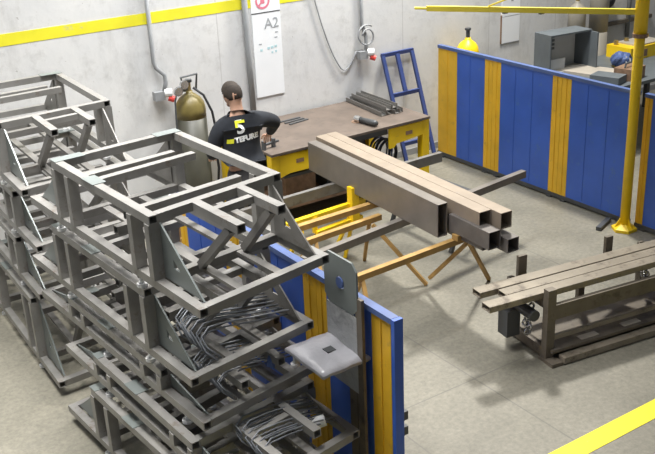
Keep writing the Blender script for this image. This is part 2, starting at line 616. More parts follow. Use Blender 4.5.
one('arm_tip', M['yellow_pale'], t, tube, [armv + V(0, 0, 2.15), armv * 1.06 + V(0, 0, 2.15)], 0.013, 8)
one('tie_rod', M['yellow_pale'], t, tube, [ad * 0.05 + V(0, 0, 2.72), armv * 0.70 + V(0, 0, 2.18)], 0.009, 6)
for k in (0.45, 0.62):
    one('trolley_clip', M['dark'], t, box, armv * k + V(0, 0, 2.12), (0.05, 0.03, 0.012))

# ------------------------------------------------------------------ wall furniture
def conduit(name, label, x, z_top, z_bot, kink):
    t = thing(name, label, 'socket drop', (x, WY, 0), 0, 'socket drops on the white wall')
    y = -0.03
    pts = [(0, y, z_top), (0, y, z_bot + 0.34), (0.015, y - 0.01, z_bot + 0.28), (kink, y - 0.03, z_bot + 0.20), (kink * 1.05, y - 0.03, z_bot + 0.12), (kink * 0.7, y - 0.04, z_bot + 0.04)]
    one('cable_pipe', M['conduit'], t, tube, pts, 0.022, 10, smooth=True)
    sb = one('socket_body', M['conduit'], t, box, (kink * 0.5 - 0.04, y - 0.03, z_bot), (0.11, 0.07, 0.09))
    one('socket_cap', M['white'], sb, tube, [(kink * 0.5 + 0.02, y - 0.04, z_bot + 0.02), (kink * 0.5 + 0.09, y - 0.07, z_bot + 0.02)], 0.045, 12)
    one('plug', M['red'], sb, tube, [(kink * 0.5 + 0.05, y - 0.06, z_bot - 0.03), (kink * 0.5 + 0.10, y - 0.09, z_bot - 0.05)], 0.032, 10)
    return t
conduit('socket_drop', 'grey cable pipe with red and white socket hanging left of the gas bottle', -3.54, 2.75, 1.37, 0.09)
t = conduit('socket_drop', 'grey cable pipe with red socket and coiled cable above the blue frame', -0.96, 2.6, 1.38, 0.03)
pts = []
for k in range(30):
    a = k / 29 * math.pi * 2.6
    pts.append((0.03 + 0.12 * math.cos(a + 0.8) * (1 - k * 0.012), -0.06 - 0.001 * k, 1.62 + 0.10 * math.sin(a + 0.8) - 0.002 * k))
one('cable_coil', M['conduit'], t, tube, pts, 0.010, 6, smooth=True)

t = tag(one('wall_pipe', M['conduit'], None, tube, [(-2.47, WY - 0.03, 3.2), (-2.45, WY - 0.03, 1.6), (-2.44, WY - 0.03, 0.9)], 0.032, 12, smooth=True), 'straight grey pipe running down the wall beside the white sign', 'pipe')
pts = []
for k in range(25):
    s = k / 24
    x = -1.62 + s * 0.58
    z = 1.13 + 1.12 * (1 - s) ** 2.2 * 1.0 + 0.32 * max(0, s - 0.62) ** 1.5 * 4
    pts.append((x, WY - 0.02, z))
pts = [(-1.66, WY - 0.02, 2.5)] + pts
tag(one('hanging_cable', M['conduit'], None, tube, pts, 0.008, 6, smooth=True), 'thin grey cable looping down the white wall between sign and socket', 'cable')

# sign board A2
t = thing('wall_sign', 'tall white wall sign with a pink prohibition ring and A2', 'sign', (-2.19, WY, 1.0))
bm = bmesh.new(); bx(bm, -0.18, 0.17, -0.012, 0, 1.03, 1.50)
ub = link('upper_board', bm, M['sign_white'], t)
bm = bmesh.new(); bx(bm, -0.18, 0.17, -0.012, 0, 0.12, 1.02)
lbd = link('lower_board', bm, M['sign_marked'], t)
one('divider', M['dark'], t, bx, -0.18, 0.17, -0.014, 0, 1.02, 1.03)
def ring_xz(bm, c, r0, r1, y, n=28):
    a = []
    for k in range(n):
        th = 2 * math.pi * k / n
        a.append([bm.verts.new((c[0] + r * math.cos(th), y, c[1] + r * math.sin(th))) for r in (r0, r1)])
    for k in range(n):
        j = (k + 1) % n
        bm.faces.new((a[k][0], a[k][1], a[j][1], a[j][0]))
bm = bmesh.new()
ring_xz(bm, (-0.04, 1.15), 0.065, 0.088, -0.0145)
beam(bm, (-0.085, -0.0145, 1.105), (0.005, -0.0145, 1.195), 0.002, 0.016)
link('prohibition_ring', bm, M['sign_pink'], ub)
bm = bmesh.new()
bx(bm, -0.065, -0.015, -0.0142, -0.012, 1.12, 1.18)
link('prohibition_symbol', bm, M['sign_pink'], ub)
RX = Matrix.Rotation(math.radians(90), 4, 'X')
text_mesh('lettering', 'A2', 0.155, M['sign_grey'], Matrix.Translation((0.055, -0.0135, 0.90)) @ RX, 0.001, lbd)
bm = bmesh.new()
for (x, z, w) in ((0.0, 0.64, 0.03), (0.045, 0.645, 0.035), (0.09, 0.65, 0.03), (0.045, 0.59, 0.02), (0.09, 0.595, 0.022), (-0.09, 0.63, 0.03)):
    bx(bm, x - w / 2, x + w / 2, -0.0135, -0.012, z - 0.012, z + 0.012)
link('small_print', bm, M['sign_cyan'], lbd)
bm = bmesh.new()
for (x, z) in ((0.11, 0.80), (0.10, 0.745), (-0.10, 0.695)):
    bx(bm, x - 0.018, x + 0.018, -0.0135, -0.012, z - 0.006, z + 0.006)
link('small_print', bm, M['sign_grey'], lbd)

# second sign behind the screens
t = thing('wall_sign', 'white wall sign high behind the yellow cylinder, above a pale reflective sheet', 'sign', (1.40, WY, 0))
one('upper_board', M['sign_white'], t, bx, -0.17, 0.14, -0.012, 0, 1.50, 2.2)
one('lower_board', M['sign_marked'], t, bx, -0.17, 0.14, -0.012, 0, 1.16, 1.49)
one('edge_strip', M['rust'], t, bx, -0.185, -0.17, -0.014, 0, 1.16, 1.52)
one('dot_mark', M['sign_grey'], t, bx, -0.02, 0.02, -0.0135, -0.012, 1.68, 1.72)

# gas cylinders
def cylinder(name, label, loc, r, h, body, top, split, group='gas cylinders along the wall', rig=True):
    t = thing(name, label, 'gas cylinder', loc, 0, group)
    sh = h - r * 1.1
    prof = [(r * 0.9, 0.0), (r, 0.03), (r, sh * split)]
    one('body', M[body], t, lathe, prof, 24, smooth=True)
    prof = [(r, sh * split), (r, sh), (r * 0.93, sh + r * 0.4), (r * 0.72, sh + r * 0.75), (r * 0.4, sh + r), (0.035, h), (0.035, h + 0.02)]
    one('shoulder', M[top], t, lathe, prof, 24, smooth=True)
    vv = one('valve', M['dark' if not rig else 'brass'], t, tube, [(0, 0, h + 0.01), (0, 0, h + 0.11)], 0.024, 10)
    one('hand_wheel', M['dark'], vv, tube, [(0, 0, h + 0.11), (0, 0, h + 0.135)], 0.038, 12)
    return t
t = cylinder('gas_cylinder', 'dark olive gas cylinder with regulator and black hoses beside the worker', (-3.26, 0.06, 0), 0.155, 1.38, 'olive', 'olive_top', 0.93)
rg = one('regulator', M['dark'], t, tube, [(-0.04, -0.02, 1.44), (-0.15, -0.05, 1.44)], 0.032, 10)
one('pressure_gauge', M['chrome'], rg, tube, [(-0.10, -0.10, 1.50), (-0.10, -0.13, 1.50)], 0.045, 14)
one('pressure_gauge', M['chrome'], rg, tube, [(-0.17, -0.10, 1.44), (-0.17, -0.13, 1.44)], 0.045, 14)
bm = bmesh.new()
tube(bm, [(-0.05, 0, 1.40), (-0.10, -0.05, 1.56), (0.08, -0.05, 1.57), (0.08, 0, 1.40)], 0.012, 8)
link('guard_handle', bm, M['dark'], t)
pts = [(0.02, -0.06, 1.44), (0.10, -0.12, 1.36), (0.17, -0.14, 1.18), (0.20, -0.13, 0.98), (0.17, -0.15, 0.80), (0.21, -0.10, 0.55), (0.19, -0.06, 0.2)]
one('hose', M['black'], t, tube, pts, 0.013, 8, smooth=True)
pts = [(-0.16, -0.06, 1.42), (-0.20, -0.08, 1.34), (-0.21, -0.08, 1.1), (-0.20, -0.08, 0.6), (-0.21, -0.06, 0.2)]
one('hose', M['dark'], t, tube, pts, 0.009, 8, smooth=True)
cylinder('gas_cylinder', 'bright yellow gas cylinder top rising just behind the first blue screen', (0.43, -0.02, 0), 0.135, 1.38, 'yellow', 'yellow', 0.6, rig=False)
cylinder('gas_cylinder', 'tall grey beige gas cylinder standing on the right of the open cabinet', (2.78, 0.02, 0), 0.125, 1.75, 'cyl_grey', 'cyl_grey', 0.7)
cylinder('gas_cylinder', 'dark gas cylinder half hidden behind the open grey cabinet', (2.40, 0.06, 0), 0.115, 1.55, 'dark', 'cyl_grey', 0.7)

# blue metal frame leaning against the wall
t = thing('window_frame', 'blue metal frame with two upper openings leaning on the wall behind the bench', 'frame', (-0.46, 0.0, 0))
def fb(a, b, w=0.045):
    one('frame_bar', M['blue_frame'], t, beam, a, b, w, 0.03, (0, 1, 0.1))
def fp(u, h):      # point on the leaning frame
    k = 1 - h / 1.33
    return V(-0.22 + u + 0.05 * k, 0.215 - 0.40 * k, h)
fb(fp(0, 1.33), fp(0, 0.02)); fb(fp(0.43, 1.33), fp(0.43, 0.02))
fb(fp(-0.02, 1.32), fp(0.45, 1.32)); fb(fp(0.02, 0.86), fp(0.41, 0.86)); fb(fp(0.02, 0.30), fp(0.41, 0.30)); fb(fp(0.21, 1.31), fp(0.21, 0.88), 0.05)

# ------------------------------------------------------------------ workbench
BZ = 0.88
BX0, BX1, BY0, BY1 = -2.91, -0.90, -0.92, 0.20
t = thing('workbench', 'large yellow legged steel workbench with brown worn top against the wall', 'workbench', ((BX0 + BX1) / 2, (BY0 + BY1) / 2, 0))
hx, hy = (BX1 - BX0) / 2, (BY1 - BY0) / 2
bevel(one('table_top', M['bench_top'], t, bx, -hx, hx, -hy, hy, BZ - 0.03, BZ))
for sx in (-1, 1):
    for sy in (-1, 1):
        one('leg', M['yellow'], t, bx, sx * (hx - 0.05) - 0.045, sx * (hx - 0.05) + 0.045, sy * (hy - 0.06) - 0.045, sy * (hy - 0.06) + 0.045, 0, BZ - 0.03)
def bracket(x0, x1, right):
    y = -hy + 0.025
    z1, z0 = BZ - 0.04, BZ - 0.24
    if right:
        pts = [(x0, y, z1), (x0, y, z0 - 0.02), (x0 + 0.06, y, z0 - 0.02), (x0 + 0.10, y, z0 + 0.02), (x1, y, z0 + 0.05), (x1, y, z1)]
    else:
        pts = [(x0, y, z1), (x0, y, z0 - 0.03), (x0 + 0.12, y, z0), (x1 - 0.06, y, z0), (x1 - 0.05, y, z0 + 0.05), (x1, y, z0 + 0.08), (x1, y, z0 + 0.13), (x1 - 0.07, y, z1)]
    one('corner_bracket', M['yellow'], t, plate, pts, 0.02)
bracket(-hx + 0.09, -hx + 0.56, False)
bracket(hx - 0.55, hx - 0.09, True)
for x0 in (-hx + 0.29, hx - 0.33):
    one('bracket_mark', M['rust'], t, bx, x0, x0 + 0.09, -hy + 0.012, -hy + 0.016, BZ - 0.15, BZ - 0.11)
one('front_rail', M['dark'], t, bx, -hx + 0.56, hx - 0.55, -hy + 0.04, -hy + 0.08, BZ - 0.10, BZ - 0.035)
one('lower_shelf', M['rust'], t, bx, -hx + 0.09, hx - 0.09, -hy + 0.1, hy - 0.05, 0.22, 0.25)
one('back_panel', M['dark'], t, bx, -hx + 0.1, hx - 0.1, hy - 0.04, hy - 0.02, 0.25, BZ - 0.04)

# things under the bench
t = thing('welding_cable_reel', 'dark blue bundled welding cable on the shelf under the right bench end', 'cable', (-1.20, -0.45, 0.25))
for k in range(7):
    pts = []
    for j in range(17):
        a = 2 * math.pi * j / 16
        pts.append((0.13 * math.cos(a) + 0.01 * math.sin(k), -0.10 + k * 0.03 + 0.01 * math.cos(k * 2 + a), 0.17 + 0.16 * math.sin(a)))
    one('cable_loop', M['blue_rail' if k % 2 else 'dark'], t, tube, pts, 0.010, 6, smooth=True)
def toolbox(label, x, y, sx, sy, sz, m):
    t = thing('storage_box', label, 'box', (x, y, 0.25), random.uniform(-.1, .1))
    one('body', M[m], t, bx, -sx / 2, sx / 2, -sy / 2, sy / 2, 0, sz)
    ld = one('lid', M['dark'], t, bx, -sx / 2 - 0.008, sx / 2 + 0.008, -sy / 2 - 0.008, sy / 2 + 0.008, sz, sz + 0.03)
    one('handle', M['black'], ld, tube, [(-0.07, 0, sz + 0.03), (-0.06, 0, sz + 0.065), (0.06, 0, sz + 0.065), (0.07, 0, sz + 0.03)], 0.009, 6)
toolbox('rust brown box on the shelf under the left bench end', -2.45, -0.55, 0.36, 0.3, 0.26, 'rust')
toolbox('dark grey box on the shelf under the bench middle', -1.85, -0.50, 0.45, 0.3, 0.32, 'dark')

# things on the bench
for k, (dx, dy, dz) in enumerate(((0, 0, 0), (0.075, 0.01, 0), (0.15, -0.02, 0), (0.225, 0.0, 0), (0.05, -0.03, 0.052), (0.15, 0.0, 0.052))):
    bm = bmesh.new()
    x, y, z = -1.24 + dx, -0.20 + dy, BZ + dz
    L = 0.78 if k < 4 else 0.72
    box(bm, (0, 0, 0.004), (0.07, L, 0.008))
    for s in (-1, 1):
        box(bm, (s * 0.032, 0, 0.026), (0.006, L, 0.045))
    o = link('steel_channel', bm, M['frame_dark'])
    o.location = (x, y + 0.0, z)
    o.rotation_euler = (0, 0, -0.10 + 0.03 * (k % 3))
    names = ['leftmost dark steel channel in the bottom row of the pile on the bench', 'second dark steel channel from the left in the bottom row of the bench pile',
             'third dark steel channel from the left in the bottom row of the bench pile', 'rightmost dark steel channel of the bench pile, beside the bench end',
             'dark steel channel lying on top of the bench pile, left one', 'dark steel channel lying on top of the bench pile, right one']
    tag(o, names[k], 'steel channel', 'steel channels piled on the bench')
t = thing('angle_grinder', 'dark grey angle grinder with pale head lying on the bench top', 'grinder', (-1.60, -0.70, BZ), 0.15)
one('body', M['dark'], t, tube, [(0, -0.16, 0.035), (0, -0.13, 0.036), (0, 0.08, 0.034)], [0.024, 0.034, 0.028], 12, smooth=True)
one('gear_head', M['chrome'], t, tube, [(0, 0.08, 0.035), (0, 0.16, 0.035)], 0.034, 10)
one('disc', M['rust'], t, tube, [(0, 0.14, 0.0), (0, 0.14, 0.006)], 0.06, 16)
t = thing('hand_clamp', 'small black clamp standing on the near left corner of the bench', 'clamp', (-2.80, -0.72, BZ), 0.2)
one('bar', M['dark'], t, beam, (-0.09, 0, 0.05), (0.11, 0, 0.05), 0.025, 0.02)
one('jaw', M['dark'], t, bx, -0.10, -0.07, -0.02, 0.02, 0, 0.09)
one('jaw', M['dark'], t, bx, 0.03, 0.055, -0.02, 0.02, 0.0, 0.09)
for k in range(3):
    o = one('flat_bar', M['dark'], None, beam, (-0.13, 0, 0.006), (0.13, 0, 0.006), 0.03, 0.012)
    o.location = (-2.13 + 0.015 * k, -0.02 - 0.065 * k, BZ)
    o.rotation_euler = (0, 0, 0.06 + 0.05 * k)
    tag(o, ['far short dark flat bar of three lying on the bench near the worker', 'middle short dark flat bar of three lying on the bench near the worker', 'near short dark flat bar of three lying on the bench near the worker'][k], 'bar', 'short flat bars on the bench')

# ------------------------------------------------------------------ steel tube bundle, carrying bars and trestles
SZ = 0.68
GB = 'hollow steel sections bundled across the trestles'
def section(label, x, y0, y1, z0, w, h, m):
    o = one('hollow_section', m, None, beam, (0, 0, h / 2), (0.055 * (y1 - y0), y1 - y0, h / 2), w, h, wall=0.008)
    o.location = (x, y0, z0)
    bevel(o, 0.006, 2)
    return tag(o, label, 'steel section', GB)
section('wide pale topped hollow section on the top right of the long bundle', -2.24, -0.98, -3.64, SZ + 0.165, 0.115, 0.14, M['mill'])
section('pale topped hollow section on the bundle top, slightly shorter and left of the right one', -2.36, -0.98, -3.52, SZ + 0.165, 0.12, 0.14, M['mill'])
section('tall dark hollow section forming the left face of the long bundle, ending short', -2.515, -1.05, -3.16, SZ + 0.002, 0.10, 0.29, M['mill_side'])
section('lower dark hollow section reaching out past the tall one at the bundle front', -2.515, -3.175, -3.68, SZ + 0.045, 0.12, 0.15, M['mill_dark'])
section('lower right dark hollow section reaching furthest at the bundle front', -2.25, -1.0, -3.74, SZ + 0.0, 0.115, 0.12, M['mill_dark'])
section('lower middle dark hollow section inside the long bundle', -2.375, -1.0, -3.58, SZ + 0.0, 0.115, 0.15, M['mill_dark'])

tag(one('packing_block', M['wood'], None, bx, -2.60, -2.44, -3.31, -3.24, SZ - 0.002, SZ + 0.044), 'small wooden packing block between the front trestle and the lower dark section', 'block')

def lbar(label, p0, p1, w, h, m, name='steel_bar', group='long bars lying across the trestles'):
    p0, p1 = V(p0), V(p1)
    o = one(name, m, None, beam, (0, 0, 0), p1 - p0, w, h, wall=0.006)
    o.location = p0
    return tag(o, label, 'bar', group)
lbar('long dark bar crossing under the bundle with its tip reaching the blue screens', (-3.75, -2.77, SZ - 0.035), (-0.98, -2.42, SZ - 0.035), 0.06, 0.068, M['mill_side'])
lbar('long grey bar crossing under the bundle in front of the bench', (-3.62, -1.55, SZ - 0.05), (-1.22, -1.47, SZ - 0.05), 0.05, 0.098, M['frame_dark'])
TZ = SZ - 0.07

def trestle(label, y, x0, x1, m, z, legs, name='trestle', beam_h=0.05, group='trestles under the bars'):
    t = thing(name, label, 'trestle', (0, y, 0), 0, group)
    one('top_beam', M[m], t, beam, (x0, 0, z - beam_h / 2), (x1, 0.06, z - beam_h / 2), 0.05, beam_h)
    for a, b in legs:
        one('leg', M[m], t, beam, a, b, 0.03, 0.03)
    return t
# front wooden trestle, top beam runs to the bundle end
trestle('light wooden trestle with splayed legs under the front end of the bundle', -3.30, -3.62, -2.45, 'wood', SZ - 0.004,
        [((-2.45, 0.03, SZ - 0.05), (-1.93, 0.32, 0.01)), ((-2.45, 0.02, SZ - 0.05), (-2.47, 0.50, 0.12)), ((-3.55, 0.0, SZ - 0.05), (-3.65, -0.35, 0.01)), ((-3.55, 0.0, SZ - 0.05), (-3.50, 0.42, 0.01))])
# back wooden trestle
trestle('wooden trestle standing behind the first, carrying the long dark bar', -2.35, -3.45, -2.62, 'wood', TZ,
        [((-2.75, 0.0, TZ - 0.05), (-2.43, -0.36, 0.01)), ((-2.75, 0.05, TZ - 0.05), (-2.55, 0.42, 0.01)), ((-3.35, 0.0, TZ - 0.05), (-3.5, -0.36, 0.01)), ((-3.35, 0.05, TZ - 0.05), (-3.45, 0.42, 0.01))])
t = trestle('low yellow steel trestle with an upright stop in front of the bench', -1.87, -3.35, -2.45, 'yellow', SZ - 0.10,
        [((-3.2, 0.0, SZ - 0.15), (-3.22, -0.10, 0.01)), ((-3.2, 0.02, SZ - 0.15), (-3.2, 0.28, 0.01)), ((-2.60, 0.0, SZ - 0.15), (-2.66, 0.10, 0.01)), ((-2.60, 0.02, SZ - 0.15), (-2.60, 0.34, 0.01))])
one('upright_stop', M['yellow'], t, bx, -2.64, -2.56, -0.02, 0.06, SZ - 0.33, SZ + 0.06)
one('lower_beam', M['yellow'], t, beam, (-3.05, -0.02, SZ - 0.27), (-2.50, 0.04, SZ - 0.27), 0.05, 0.04)
one('strut', M['yellow'], t, beam, (-3.05, 0, SZ - 0.27), (-3.05, 0, SZ - 0.12), 0.04, 0.03)
lbar('pale wooden batten lying behind the yellow trestle stop', (-3.50, -2.16, TZ + 0.03), (-2.40, -2.12, TZ + 0.03), 0.06, 0.05, M['wood'], 'wooden_batten')
lbar('wooden batten lying in front of the long dark bar', (-3.60, -2.62 - 0.0, TZ - 0.06 + 0.02), (-2.90, -2.50, TZ - 0.04), 0.05, 0.04, M['wood'], 'wooden_batten')
t = thing('trestle_horse', 'grey steel stand under the far ends of the long bars', 'trestle', (-1.6, -1.46, 0), 0, 'trestles under the bars')
one('top_beam', M['dark'], t, beam, (0, -0.95, TZ - 0.03), (0, 0.15, SZ - 0.125), 0.05, 0.05)
for sx in (-0.2, 0.2):
    for sy in (-0.85, 0.08):
        one('leg', M['dark'], t, beam, (0, sy, TZ - 0.06), (sx * 1.0, sy, 0.0), 0.035, 0.035)

# ------------------------------------------------------------------ rack cart with profiles (right)
t = thing('storage_rack', 'brown grey steel rack cart with upright stakes carrying flat profiles', 'rack', (-2.53, -4.27, 0), -0.15)
# local axes: +X along the rack to the right, +Y towards the wall; origin at the near left post
RL, RW, PT = 1.32, 0.46, 0.53
for x in (0.0, RL):
    one('post', M['rack'], t, beam, (x, 0, 0.0), (x, 0, 0.60), 0.075, 0.06)
    one('post', M['rack'], t, beam, (x, RW, 0.0), (x, RW, PT - 0.03), 0.075, 0.06)
    one('cross_bar', M['rack'], t, beam, (x, 0.03, PT - 0.065), (x, RW + 0.05, PT - 0.065), 0.05, 0.07)
    one('cross_bar', M['rack'], t, beam, (x, 0.03, 0.06), (x, RW - 0.03, 0.06), 0.05, 0.08)
one('stake', M['rack'], t, bx, 0.06, 0.14, RW + 0.02, RW + 0.05, PT - 0.12, PT + 0.13)
one('stake', M['rack'], t, bx, 0.93, 1.00, RW + 0.02, RW + 0.05, PT - 0.12, PT + 0.10)
one('stake', M['rack'], t, beam, (0.62, 0.40, 0.10), (0.62, 0.40, PT - 0.03), 0.06, 0.04)
one('side_rail', M['rack'], t, beam, (0.03, 0, 0.40), (1.95, 0, 0.40), 0.04, 0.12)
one('side_rail', M['plank'], t, beam, (0.03, 0.01, 0.175), (1.95, 0.01, 0.175), 0.03, 0.035)
one('side_rail', M['rack'], t, beam, (0.03, RW, 0.36), (1.95, RW, 0.36), 0.04, 0.08)
one('side_rail', M['plank'], t, beam, (0.03, RW - 0.03, 0.30), (0.75, RW - 0.03, 0.30), 0.02, 0.02)
one('base_rail', M['plank'], t, beam, (0.06, -0.10, 0.035), (2.0, -0.10, 0.035), 0.07, 0.05)
one('base_rail', M['rack'], t, beam, (-0.05, RW, 0.03), (2.0, RW, 0.03), 0.06, 0.05)
for x in (0.0, RL):
    one('base_bracket', M['rack'], t, bx, x - 0.05, x + 0.05, -0.13, 0.05, 0.0, 0.03)
sh = one('shelf', M['rack'], t, bx, 0.0, 2.0, -0.06, RW - 0.03, 0.075, 0.10)
for x in (0.30, 0.72, 1.12, 1.55):
    one('slot_plate', M['beige'], sh, bx, x, x + 0.17, -0.03, 0.03, 0.101, 0.106)
for (cx, cy, cz, tw) in ((-0.07, 0.16, 0.30, 0), (1.20, 0.30, 0.37, 1), (1.26, 0.06, 0.25, 2)):
    bm = bmesh.new()
    for j in range(9):
        pts = []
        a0 = j * 0.8 + tw
        for q in range(9):
            a = 2 * math.pi * q / 8
            pts.append(V(cx + 0.03 * math.cos(a) * math.cos(a0) + 0.02 * math.sin(j * 1.7), cy + 0.03 * math.cos(a) * math.sin(a0) + 0.02 * math.sin(j * 2), cz - 0.11 + j * 0.026 + 0.03 * math.sin(a)))
        tube(bm, pts, 0.009, 6)
    link('chain', bm, M['chrome'], t, True)
one('end_bracket', M['dark'], t, bx, -0.22, -0.10, 0.22, 0.34, 0.14, 0.36)
one('end_bracket', M['rack'], t, bx, -0.16, -0.04, 0.26, 0.30, 0.34, PT - 0.03)
one('roller', M['dark'], t, tube, [(-0.10, 0.04, 0.38), (-0.10, 0.34, 0.38)], 0.045, 12)
one('gusset', M['dark'], t, plate, [(0.78, 0.40, PT - 0.04), (1.10, 0.40, PT - 0.04), (1.0, 0.40, 0.28)], 0.012)
GP = 'flat profiles on the rack cart'
LB = ['nearest grey brown flat profile on the rack cart, along its front edge', 'middle one of the three flat profiles on the rack cart', 'farthest flat profile on the rack cart, behind a dark gap']
ca, sa = math.cos(-0.15), math.sin(-0.15)
for k in range(3):
    lx, ly, pw = ((-0.50, 0.105, 0.105), (-0.28, 0.215, 0.105), (-0.43, 0.335, 0.105))[k]
    o = one('steel_profile', M['plank'], None, beam, (0, 0, 0), (2.6, 0, 0), pw, 0.05, wall=0.006)
    o.location = (-2.53 + lx * ca - ly * sa, -4.27 + lx * sa + ly * ca, PT - 0.003)
    o.rotation_euler = (0, 0, -0.15)
    bevel(o, 0.005)
    tag(o, LB[k], 'steel profile', GP)

# ------------------------------------------------------------------ stacked welded frames
FW, FL = 0.89, 2.2
TW, TH = 0.052, 0.050
def member(name, t, p0, p1, w=TW, h=TH, m='frame', up=(0, 0, 1)):
    return one(name, M[m], t, beam, p0, p1, w, h, up, 0.006)
def P(u, v, z):
    return V(v, -(u - 0.10 * (v / 0.89) * (u / 2.2)), z)
def make_frame(zt=0.42, feet=(0.56, 1.66)):
    t = thing('machine_base_frame', 'frame', 'steel frame')
    z0 = TH / 2
    h2 = TW / 2
    # lower ring
    member('lower_rail', t, P(0, h2, z0), P(FL, h2, z0))
    member('lower_rail', t, P(0, FW - h2, z0), P(FL, FW - h2, z0))
    member('end_rail', t, P(h2, TW, z0), P(h2, FW - TW, z0))
    member('end_rail', t, P(FL - h2, TW, z0), P(FL - h2, FW - TW, z0))
    for u in (0.5, 1.72):
        member('cross_rail', t, P(u, TW, z0), P(u, FW - TW, z0), h=0.05, m='frame_dark')
    for v in (0.30, 0.56):
        one('tie_strip', M['frame_dark'], t, beam, P(0.53, v, 0.035), P(FL - TW, v, 0.035), 0.05, 0.02)
    # posts
    for u in (0.48 + h2, 0.70, 1.52, 1.75 - h2):
        for v in (h2, FW - h2):
            if v > 0.5 and u in (0.70,):
                continue
            member('post', t, P(u, v, TH), P(u, v, zt - TH), w=0.068, m='frame', up=(0, 1, 0))
    # upper ring
    z2 = zt - z0
    member('upper_rail', t, P(0.48, h2, z2), P(1.75, h2, z2))
    member('upper_rail', t, P(0.48, FW - h2, z2), P(1.75, FW - h2, z2))
    member('upper_cross_rail', t, P(0.48 + h2, TW, z2), P(0.48 + h2, FW - TW, z2))
    member('upper_cross_rail', t, P(1.75 - h2, TW, z2), P(1.75 - h2, FW - TW, z2))
    member('upper_cross_rail', t, P(0.86, TW, z2 - 0.008), P(0.86, 0.66, z2 - 0.008), w=0.05, h=0.045)
    member('upper_cross_rail', t, P(0.98, TW, z2 - 0.008), P(0.98, 0.74, z2 - 0.008), w=0.05, h=0.045)
    if zt > 0.3:
        member('inner_rail', t, P(1.36, TW, zt - 0.12), P(1.36, FW - TW, zt - 0.12), w=0.05, h=0.05)
        member('inner_rail', t, P(1.20, TW, 0.16), P(1.20, FW - TW, 0.16), w=0.05, h=0.05, m='frame_dark')
    # cantilever arms over the near end
    for v, ue in ((0.30, 2.20), (0.60, 2.16)):
        member('arm', t, P(1.75, v, z2), P(ue, v, z2))
        if zt > 0.3:
            member('arm_strut', t, P(ue - 0.10, v, z2 - 0.03), P(1.78, v - 0.02, 0.06), w=0.045, h=0.045, m='frame_dark', up=(1, 0, 0))
    member('arm_link', t, P(1.90, 0.33, z2), P(1.90, 0.57, z2), w=0.045, h=0.04)
    # splice plates on the upper corners
    for (u, v, su, sv) in ((0.51, 0.10, 0.085, 0.20), (0.51, FW - 0.09, 0.085, 0.18), (1.02, 0.035, 0.16, 0.085)):
        one('splice_plate', M['sheet'], t, box, P(u, v, zt + 0.002), (sv, su, 0.004))
    # triangular gussets
    for v in (TW + 0.012, FW - TW - 0.012):
        for (ua, ub) in ((1.75, 2.15), (0.48, 0.07)):
            A, B, C = P(ua, v, zt - 0.05), P(ua, v, TH + 0.005), P(ub, v, TH + 0.005)
            c = (A + B + C) / 3
            h = [c + (q - c) * 0.17 for q in (A, B, C)]
            one('gusset', M['sheet' if v < 0.5 else 'frame_dark'], t, plate, [A, B, C], 0.010, hole=h)
    # small levelling feet under the ring
    for u in feet:
        for v in (0.035, FW - 0.035):
            bm = bmesh.new()
            tube(bm, [P(u, v, -0.08), P(u, v, -0.06)], 0.032, 10)
            tube(bm, [P(u, v, -0.06), P(u, v, 0.0)], 0.014, 8)
            link('levelling_foot', bm, M['white'], t, False)
    return t

GF, GK = 'welded frames in the front stack', 'welded frames in the back stack'
# (base height, frame height, shift x, shift y, turn, feet, label)
FRONT = [
    (0.08, 0.42, -0.04, -0.20, 0.004, (0.56, 1.66), 'bottom welded grey frame of the front stack, standing on the floor'),
    (0.58, 0.175, 0.0, -0.25, -0.006, (0.60, 1.66), 'low grey welded frame second from the floor in the front stack'),
    (0.835, 0.18, 0.01, 0.15, 0.006, (0.95, 1.95), 'low grey welded frame third from the floor in the front stack'),
    (1.095, 0.42, 0.0, 0.20, 0.0, (0.56, 1.66), 'tall grey welded frame directly under the topmost one of the front stack'),
    (1.595, 0.42, 0.0, 0.0, 0.0, (0.40, 1.50), 'topmost grey welded frame of the front stack, its whole upper ring in view')]
BACK = [
    (0.08, 0.56, 0.0, -0.12, 0.0, (0.56, 1.66), 'bottom tall posted grey frame of the back stack near the white wall'),
    (0.72, 0.35, 0.02, 0.08, 0.0, (0.75, 1.66), 'second grey frame from the floor in the back stack'),
    (1.15, 0.33, 0.02, -0.06, 0.0, (0.56, 1.50), 'third grey frame from the floor in the back stack, under its topmost'),
    (1.56, 0.42, 0.0, 0.0, 0.0, (0.56, 1.60), 'topmost grey welded frame of the back stack, its ring against the white wall')]
for ox, oy, rz, rows, grp in ((-5.74, -2.60, 0.063, FRONT, GF), (-5.66, -0.15, -0.030, BACK, GK)):
    for base, h, dx, dy, dr, feet, lab in rows:
        o = make_frame(h, feet)
        o.location = (ox + dx, oy + dy, base)
        o.rotation_euler = (0, 0, rz + dr)
        tag(o, lab, 'steel frame', grp)

